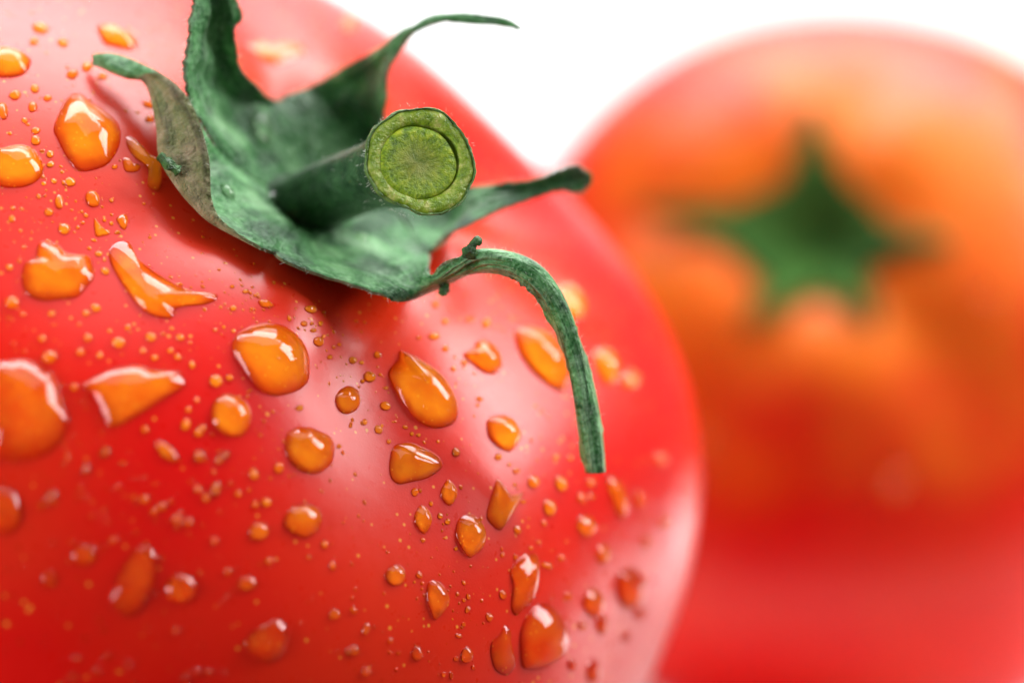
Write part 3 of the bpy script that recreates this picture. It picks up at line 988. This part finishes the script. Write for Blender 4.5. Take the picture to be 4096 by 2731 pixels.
    ('blurred white streak of water below the triangular drop', [(685,1787),(701,1807),(711,1828),(714,1843),(707,1850),(692,1849),(671,1841),(648,1827),(632,1806),(622,1786),(619,1771),(626,1764),(641,1764),(662,1772)], 0.35),
    ('ragged drop with white reflection on top, left of the rivulet', [(159,967),(230,975),(270,1010),(350,1020),(370,1050),(378,1110),(345,1150),(310,1190),(240,1200),(160,1205),(100,1170),(85,1110),(100,1050),(140,1030)], 0.35),
    ('long branching rivulet with a white bar, left below the calyx', [(440,994),(434,1032),(459,1089),(504,1159),(542,1210),(593,1255),(644,1271),(689,1274),(702,1237),(765,1223),(823,1218),(869,1199),(862,1173),(791,1167),(708,1137),(638,1096),(574,1051),(529,1006),(517,965),(472,968)], 0.35),
    ('big blurred drop with a white window reflection, left of the dry sepal', [(214,508),(255,406),(306,368),(364,406),(421,444),(472,495),(483,559),(459,623),(415,668),(325,687),(274,642),(230,559)], 0.42),
    ('half drop cut off by the left picture edge, topmost', [(-57,215),(0,192),(64,202),(115,228),(124,256),(96,298),(26,310),(-51,291)], 0.5),
    ('glossy drop with golden foot at the left picture edge, upper left', [(-38,610),(19,588),(77,578),(134,594),(169,642),(175,687),(140,731),(77,752),(0,745),(-45,693)], 0.5),
    ('wriggling branch of water beside the dry sepal', [(504,553),(529,550),(574,604),(638,642),(647,693),(645,744),(628,770),(590,747),(590,674),(536,629),(510,591)], 0.45),
    ('short curl of water left of the wriggling branch', [(490,639),(510,629),(536,658),(564,666),(545,688),(501,685)], 0.5),
    ('small drop with a bright top under the big blurred left drop', [(397,783),(401,799),(400,814),(392,825),(380,830),(367,829),(354,821),(345,807),(341,792),(343,777),(350,765),(362,760),(375,762),(388,770)], 0.6),
    ('small triangular drop with a bright edge above the rivulet', [(376,875),(392,888),(415,916),(441,934),(415,945),(381,942)], 0.5),
    ('small diamond shaped drop left of the calyx shadow', [(466,875),(494,854),(514,875),(504,916),(485,913)], 0.5),
    ('small drop with a white streak, left edge above the ragged drop', [(256,808),(254,821),(249,832),(241,837),(233,837),(226,832),(221,821),(219,808),(221,795),(226,784),(233,778),(241,778),(249,784),(254,795)], 0.5),
    ('small blurred drop below the glossy golden drop', [(304,732),(300,740),(293,746),(283,747),(272,746),(263,740),(258,733),(257,724),(261,716),(269,711),(279,709),(289,711),(298,716),(303,724)], 0.55),
    ('blurred orange drop with a white flash above the pale curled sepal tip', [(392,106),(440,100),(485,126),(536,157),(552,183),(523,202),(472,189),(421,177),(399,145)], 0.5),
    ('blurred flat orange drop near the top left corner', [(197,123),(191,132),(179,137),(165,137),(149,133),(137,125),(130,115),(129,105),(135,96),(146,92),(161,91),(176,95),(188,103),(196,113)], 0.45),
    ('large blurred spill of water on the far shoulder behind the calyx notch', [(990,184),(1017,165),(1052,180),(1082,191),(1120,168),(1163,168),(1212,188),(1228,207),(1189,230),(1151,249),(1109,264),(1067,249),(1029,230)], 0.3),
    ('blurred small drop high on the far shoulder, right of the spill', [(1429,96),(1425,110),(1416,121),(1403,127),(1389,127),(1376,121),(1367,110),(1363,96),(1367,82),(1376,70),(1389,64),(1403,64),(1416,70),(1425,82)], 0.45),
    ('broken flat drop with ragged right edge, just under the calyx rim', [(1032,1202),(1065,1197),(1086,1210),(1096,1225),(1070,1230),(1045,1227)], 0.5),
]
SMALL = {
    'under the calyx front': [(933,1232,29,23),(883,1228,14,14),(972,1239,12,10),(1007,1235,19,13),(1054,1238,16,12),(1014,1272,11,11),(895,1308,16,14),(934,1323,20,17),(861,1319,22,14),(983,1165,28,19),(929,1146,20,14),(1024,1180,20,15),(1010,1149,15,12),(1005,1192,10,9),(984,1201,8,7),(968,1309,9,9),(1216,1294,28,24),(1247,1294,16,15),(1282,1294,22,22),(1253,1321,27,18),(1219,1319,12,12),(1294,1346,19,16),(1357,1378,20,16),(1335,1388,18,16),(1306,1402,13,11),(1319,1428,23,20),(1372,1340,13,13),(1244,1237,56,31),(1295,1249,17,14)],
    'beside the dark groove': [(1411,1440,37,28),(1446,1450,21,17),(1386,1456,13,12),(1364,1427,13,9),(1510,1419,33,27),(1511,1467,13,12),(1520,1498,16,14),(1450,1524,18,18),(1436,1547,14,13),(1374,1524,11,9),(1347,1509,11,9),(1362,1501,9,9),(1545,1551,16,15),(1554,1570,8,8),(1284,1447,9,8),(1268,1471,9,8),(1532,1506,9,10),(1316,1533,15,7),(1157,1273,17,29)],
    'between the teardrop and the jagged drop': [(1514,1717,34,37),(1458,1687,22,27),(1555,1765,19,20),(1621,1707,23,16),(1647,1734,17,18),(1675,1739,16,15),(1571,1687,9,9),(1752,1765,14,14),(1823,1807,30,39),(1527,1702,15,15),(1402,1702,15,17),(1356,1784,20,20),(1198,1631,31,26)],
    'in the glare around the drooping sepal': [(1736,1344,51,29),(1782,1393,28,29),(1813,1475,23,20),(1856,1449,31,20),(1945,1291,36,46),(1877,1279,31,20),(1917,1595,31,20),(1897,1664,12,11),(1910,1620,17,13),(1675,1350,20,15),(1780,1284,31,26),(1741,1217,31,31)],
    'right of the jagged drop': [(1824,1809,32,36),(1993,1826,27,30),(2036,1858,17,17),(2065,1882,33,23),(2224,1826,27,26),(2058,1937,15,15),(2281,1830,20,24),(2323,1989,33,42),(2175,2092,20,24),(2093,2005,24,18)],
    'around the egg shaped drops': [(1760,2062,23,26),(1790,2085,23,26),(1724,2013,18,21),(1692,2159,21,21),(1823,2193,17,18),(1659,1967,30,36),(1680,1961,15,18),(2070,2118,30,39),(2010,2217,17,23),(2061,2227,17,24),(2195,2262,30,31),(2244,2229,26,30),(2175,2258,18,24),(1773,2095,12,14),(2123,2190,18,18),(2155,2166,18,18)],
    'in the lower middle of the front tomato': [(1855,2329,15,23),(1873,2385,18,27),(1855,2399,15,18),(1870,2436,21,31),(2011,2377,29,40),(1677,2300,27,27),(1830,2374,14,18),(1812,2441,13,15),(1957,2467,30,36),(1927,2401,18,8),(1854,2496,17,20),(1787,2573,8,8),(1714,2605,12,13),(1824,2633,24,21),(1774,2696,21,23),(1893,2668,18,21),(1805,2699,15,36),(1593,2610,17,17),(1560,2561,24,26),(1415,2601,48,44),(1462,2687,39,39),(1465,2514,30,54),(1415,2440,26,32),(1835,2541,30,18)],
    'near the bright right rim, blurred': [(2641,1833,48,60),(2659,2086,42,54),(2582,2163,36,54),(2561,2449,48,54),(2555,1996,36,71),(2507,2544,36,42),(2364,1928,36,36),(2287,2657,36,48),(2364,1985,30,24),(2329,2502,30,36),(2272,2383,30,36)],
    'in the deep red area at lower left, blurred': [(866,1955,36,65),(824,1990,36,36),(648,2025,36,36),(616,2043,33,33),(708,2077,48,42),(753,2089,42,39),(577,1996,42,36),(1065,2008,43,39),(1021,2017,30,30),(952,1973,30,30),(1298,2175,30,36),(1235,2226,21,21),(1074,2243,36,30),(911,2285,30,36),(1330,2261,24,42),(1339,2455,48,42),(702,2519,33,30),(512,2657,36,30),(426,2621,39,27),(292,2705,36,36),(387,2687,36,30),(304,2633,36,24),(452,2157,42,30),(738,2717,42,36),(786,2687,36,36),(833,2687,36,24),(1393,2604,24,30),(857,2163,33,30),(792,1955,36,36),(1116,1871,42,48),(1015,1895,36,54),(881,1836,36,36),(905,1818,30,30),(798,1827,48,48),(167,2020,36,36),(345,1877,36,42),(417,1812,42,36)],
    'below the ragged left drops, blurred': [(48,1210,61,51),(207,1254,32,26),(92,1256,26,23),(344,1252,32,26),(383,1231,45,32),(169,1354,32,32),(351,1351,36,36),(322,1408,38,32),(475,1370,57,45),(511,1309,23,26),(399,1421,29,29),(198,1427,70,51),(603,1348,45,38),(571,1402,28,26),(721,1349,36,29),(682,1402,26,23),(619,1430,32,26),(711,1427,32,26),(768,1459,26,32),(864,1523,57,51),(788,1599,22,23),(753,1638,26,26),(794,1730,36,38),(810,1711,32,26),(743,1698,38,51),(580,1717,32,32),(344,1877,38,45),(421,1804,38,38),(271,1829,26,26),(794,1820,38,45),(902,1816,32,28),(874,1842,32,32),(210,1976,38,38),(297,1548,32,32),(918,1510,32,26),(440,1322,19,19),(861,1957,38,57)],
    'on the left shoulder, blurred': [(61,381,51,38),(140,355,36,38),(131,428,38,45),(99,483,26,26),(143,524,38,29),(143,562,42,42),(201,617,32,32),(203,658,34,26),(10,444,51,70),(252,173,45,32),(290,298,51,38),(348,269,45,38),(255,731,19,19),(175,735,23,17),(216,725,26,22),(411,307,38,26),(191,393,38,23),(41,534,17,17),(137,167,38,32),(599,476,38,32),(596,419,57,26),(459,668,26,19),(446,802,19,19),(472,929,26,13)],
    'left of the rivulet': [(196,849,38,33),(258,916,51,45),(344,862,22,18),(48,875,29,29),(51,833,19,19),(312,910,17,15),(332,891,17,14),(155,786,19,22),(179,784,14,14),(303,805,14,11),(83,923,17,15),(57,967,13,13),(105,790,10,9),(376,961,28,11),(418,881,17,15),(446,894,19,17),(469,932,26,11),(357,993,19,15),(395,1015,32,23),(418,1038,15,19),(446,859,15,13),(421,1085,38,29),(96,988,19,14),(38,1069,32,26),(408,827,15,13),(287,840,13,10),(210,888,11,10),(163,891,10,10),(322,958,11,11),(128,929,11,10)],
}


def dome_mesh(T, C, P, hf, rings, drown=0.06):
    """closed drop standing on the skin: outline P (n,3) on the skin round C; returns verts (world mm), faces"""
    n = len(P)
    wid = np.linalg.norm(P - C, axis=1)
    H = hf * 2 * np.sort(wid)[: max(3, n // 3)].mean() * 0.54
    N = T.normal(C[None])[0]
    s = np.sin(np.linspace(0, 1, rings + 1)[1:] * math.pi / 2)
    V = [T.project(C[None])[0][None] + N * H]
    for q in s:
        B = T.project(C + (P - C) * q)
        n2 = norm(norm(T.loc(B)) @ T.B * 0.5 + N)
        V.append(B + n2 * (H * max(0.0, 1 - q ** 2.1) ** 0.85))
    low = norm(T.loc(V[-1])) @ T.B
    V.append(V[-1] + 0.0)                              # the rim again, so that the dome keeps its own normals
    V.append(V[-1] - low * drown)
    rb = (0.975, 0.9, 0.8, 0.65, 0.45, 0.2)
    for q in rb:
        B = T.project(C + (P - C) * q)
        V.append(B + norm(T.loc(B)) @ T.B * 0.018)
    V.append((T.project(C[None])[0] + N * 0.018)[None])
    V = np.concatenate(V)
    F = [(0, 1 + j, 1 + (j + 1) % n) for j in range(n)]
    for i in range(rings + len(rb) + 1):
        if i == rings - 1:
            continue
        a = 1 + i * n
        for j in range(n):
            k = (j + 1) % n
            F.append((a + j, a + n + j, a + n + k, a + k))
    a = 1 + (rings + len(rb) + 1) * n
    F += [(a + j, len(V) - 1, a + (j + 1) % n) for j in range(n)]
    fm = [0] * (n + (rings - 1) * n) + [1] * (len(F) - n - (rings - 1) * n)
    if np.cross(V[F[0][1]] - V[F[0][0]], V[F[0][2]] - V[F[0][0]]) @ N < 0:
        F = [f[::-1] for f in F]
    glow = np.zeros(len(V))
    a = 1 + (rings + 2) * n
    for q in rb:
        glow[a:a + n] = min(1.0, (1 - q) * 2.6) ** 0.8  # strength of the glow painted on the base, fading to the rim
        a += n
    glow[-1] = 1.0
    return V, F, fm, glow


def place_drop(T, px_outline, hf, n, rings, label, group, mid=None):
    C2d = np.mean(px_outline, axis=0) if mid is None else np.array(mid, float)
    P3, ok = T.hit(np.asarray(px_outline, float))
    C3, _ = T.hit(C2d[None])
    V, F, fm, glow = dome_mesh(T, C3[0], P3, hf, rings)
    base = C3[0]
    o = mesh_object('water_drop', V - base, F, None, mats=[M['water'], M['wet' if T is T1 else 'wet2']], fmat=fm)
    o.data.attributes.new('painted_glow', 'FLOAT', 'POINT').data.foreach_set('value', glow.astype(np.float32))
    o.location = base * MM
    tag(o, label, 'water drop', group)
    return o


def blob(cx, cy, w, h, rnd, n):
    ph = np.arange(n) / n * 2 * math.pi
    k = 1 + sum(rnd.uniform(-1, 1) * a * np.sin(m * ph + rnd.uniform(0, 6.28)) for m, a in ((2, .06), (3, .06), (4, .03)))
    t = rnd.uniform(-.4, .4)
    x, y = np.cos(ph) * k * w / 2, np.sin(ph) * k * h / 2
    return np.stack([cx + x * math.cos(t) - y * math.sin(t), cy + x * math.sin(t) + y * math.cos(t)], -1)


for lab, pts, hf in DROPS:
    out = catmull(np.array(pts, float), 56, closed=True)
    mid = {'long branching': (592, 1196), 'wriggling bran': (606, 655)}.get(lab[:14])
    place_drop(T1, out, hf, 56, 16, lab, 'water drops on the front tomato', mid)

ANCHOR = {0: 'the big drop with pointed left side', 1: 'the big notched teardrop', 2: 'the round drop between the biggest two',
          4: 'the oval drop at the foot of the groove', 6: 'the oval drop left of centre', 7: 'the rough topped drop in the middle',
          8: 'the flat jagged drop', 9: 'the blunt drop in the white glare', 10: 'the long yellow drop behind the sepal',
          11: 'the egg shaped drop with pointed foot', 15: 'the tall drop below the sepal tip', 16: 'the horned drop', 18: 'the upright almond drop',
          19: 'the bright egg shaped drop', 20: 'the dark round drop', 21: 'the curved leaf shaped drop', 23: 'the big glowing bottom drop',
          25: 'the white shelled drop', 34: 'the clear bottom centre drop', 36: 'the long upright blurred drop', 38: 'the white spotted bottom drop',
          39: 'the blurred round drop in deep red', 44: 'the lower half drop at the left edge', 46: 'the largest drop at the left edge',
          47: 'the wide triangular drop', 49: 'the ragged drop', 50: 'the branching rivulet', 51: 'the big drop by the dry sepal',
          52: 'the topmost half drop', 53: 'the glossy golden footed drop'}
ANC = [(np.mean(DROPS[k][1], axis=0), v) for k, v in ANCHOR.items()]
WAY = ['right of', 'below right of', 'below', 'below left of', 'left of', 'above left of', 'above', 'above right of']
ORD = ['nearest', 'second', 'third', 'fourth', 'fifth', 'sixth', 'seventh', 'eighth', 'ninth', 'tenth', 'eleventh', 'twelfth']
rnd = np.random.RandomState(77)
flat = [(w * h, cx, cy, w, h) for area, L in SMALL.items() for cx, cy, w, h in L]
flat.sort(key=lambda q: -q[0])
leftover = [q[1:] for q in flat[222:]]
tiny = []
for sz, cx, cy, w, h in flat[:222]:
    dist = [np.hypot(cx - a[0], cy - a[1]) for a, _ in ANC]
    k = int(np.argmin(dist))
    d = math.atan2(cy - ANC[k][0][1], cx - ANC[k][0][0])
    tiny.append([(k, int(round(d / (math.pi / 4))) % 8), dist[k], cx, cy, w, h])
for key in sorted({t[0] for t in tiny}):
    same = sorted((t for t in tiny if t[0] == key), key=lambda t: t[1])
    for n_, t in enumerate(same):
        lab = 'tiny drop%s %s %s' % ('' if len(same) == 1 else ', %s one' % ORD[n_], WAY[key[1]], ANC[key[0]][1])
        place_drop(T1, blob(t[2], t[3], t[4], t[5], rnd, 22), 0.62, 22, 7, lab, 'tiny water drops on the front tomato')

for cx, cy, w, lab in ((2800, 1740, 60, 'out of focus drop on the rear tomato, nearest the front tomato rim'),
                       (2830, 1890, 52, 'out of focus drop on the rear tomato, below the one by the rim'),
                       (3580, 1930, 80, 'single out of focus pale drop low in the middle of the rear tomato'),
                       (3950, 1200, 55, 'out of focus drop on the rear tomato at the right picture edge'),
                       (2880, 1330, 30, 'out of focus drop on the rear tomato below its calyx, left side')):
    place_drop(T2, blob(cx, cy, w, w * 1.1, rnd, 26), 0.6, 26, 8, lab, 'water drops on the rear tomato')


def calyx_drop(cx, cy, r, label):
    P = np.concatenate([a for a, b in SURF[:5]])
    N = np.concatenate([b for a, b in SURF[:5]])
    d = P - CAM
    z = d @ FWD
    q = np.stack([2048 + d @ RGT / z * FPX, 1365.5 - d @ UPV / z * FPX], -1)
    near = np.hypot(*(q - np.array([cx, cy])).T) + (z - z.min()) * 1.5
    i = near.argmin()
    c, n = P[i] - N[i] * 0.05, N[i]
    if n @ FWD > 0:
        n = -n
    a = norm(np.cross(n, RGT + .1))
    b = np.cross(n, a)
    m, rings = 24, 7
    ph = np.arange(m) / m * 2 * math.pi
    w = r * (1 + .12 * np.sin(2 * ph + cx) + .06 * np.sin(3 * ph + cy))
    V = [c + n * r * .62]
    for k in range(1, rings + 1):
        t = math.sin(k / rings * math.pi / 2)
        for j in range(m):
            V.append(c + (a * math.cos(ph[j]) + b * math.sin(ph[j])) * w[j] * t + n * r * .62 * (1 - t ** 2.1) ** .85)
    V.append(c - n * .1)
    F = [(0, 1 + j, 1 + (j + 1) % m) for j in range(m)]
    for k in range(rings - 1):
        for j in range(m):
            s0 = 1 + k * m
            F.append((s0 + j, s0 + m + j, s0 + m + (j + 1) % m, s0 + (j + 1) % m))
    s0 = 1 + (rings - 1) * m
    F += [(s0 + (j + 1) % m, s0 + j, len(V) - 1) for j in range(m)]
    o = mesh_object('water_drop', np.array(V) - c, F, M['water'])
    o.location = c * MM
    tag(o, label, 'water drop', 'water drops on the calyx')


calyx_drop(1045, 505, 0.95, 'shiny water drop on the green calyx behind the stem, upper left')
calyx_drop(1095, 800, 0.60, 'shiny water drop on the green calyx at the left foot of the stem')
calyx_drop(1440, 950, 0.42, 'small shiny drop on the green calyx right below the stem foot')
calyx_drop(905, 760, 0.55, 'flat water drop on the green calyx next to the dry sepal')
calyx_drop(1360, 440, 0.60, 'water drop on the green sepal behind the cut stem')


def build_mist():
    V, F, FM = [], [], []
    pts = list(leftover)
    tries = 0
    while len(pts) < 1900 and tries < 20000:
        tries += 1
        cx, cy = rnd.uniform(-60, 2780), rnd.uniform(-40, 2760)
        dens = 0.25 + 0.75 * (math.sin(cx * .006 + 1.3 * math.sin(cy * .004)) * math.sin(cy * .007 + 2 + 1.1 * math.sin(cx * .003)) * .5 + .5)
        if rnd.rand() > dens ** 1.6:
            continue
        w = 5 + 16 * rnd.rand() ** 3
        pts.append((cx, cy, w, w * rnd.uniform(.75, 1.2)))
    C, ok = T1.hit(np.array([(p[0], p[1]) for p in pts], float))
    N = T1.normal(C)
    n = 10
    ph = np.arange(n) / n * 2 * math.pi
    for (cx, cy, w, h), c, nn, k in zip(pts, C, N, ok):
        if not k or nn @ FWD > -0.12:
            continue
        r = w / 2 / 80.0
        a = norm(np.cross(nn, RGT + 0.1))
        b = np.cross(nn, a)
        i0 = len(V)
        V.append(c + nn * r * .5)
        rr = r * (1 + .12 * np.sin(2 * ph + cx))
        for q, z in ((.45, .44), (.8, .24), (1.0, -.04), (1.0, -.04), (.93, .05)):
            for m in range(n):
                V.append(c + (a * math.cos(ph[m]) + b * math.sin(ph[m])) * rr[m] * q + nn * r * z)
        V.append(c + nn * r * .06)
        F.extend((i0, i0 + 1 + m, i0 + 1 + (m + 1) % n) for m in range(n))
        for ring in (0, 1, 3):
            for m in range(n):
                s0 = i0 + 1 + ring * n
                F.append((s0 + m, s0 + n + m, s0 + n + (m + 1) % n, s0 + (m + 1) % n))
        s0 = i0 + 1 + 4 * n
        F.extend((s0 + m, i0 + 1 + 5 * n, s0 + (m + 1) % n) for m in range(n))
        FM.extend([0] * (3 * n) + [1] * (2 * n))
    t = F[0]
    if np.cross(V[t[1]] - V[t[0]], V[t[2]] - V[t[0]]) @ N[0] < 0:
        F = [f[::-1] for f in F]
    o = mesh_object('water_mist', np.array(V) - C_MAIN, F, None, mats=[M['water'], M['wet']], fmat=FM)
    o.data.attributes.new('painted_glow', 'FLOAT', 'POINT').data.foreach_set('value', np.full(len(V), 0.65, np.float32))
    o.location = C_MAIN * MM
    tag(o, 'fine mist of minute water beads all over the front tomato', 'water mist', kind='stuff')


build_mist()
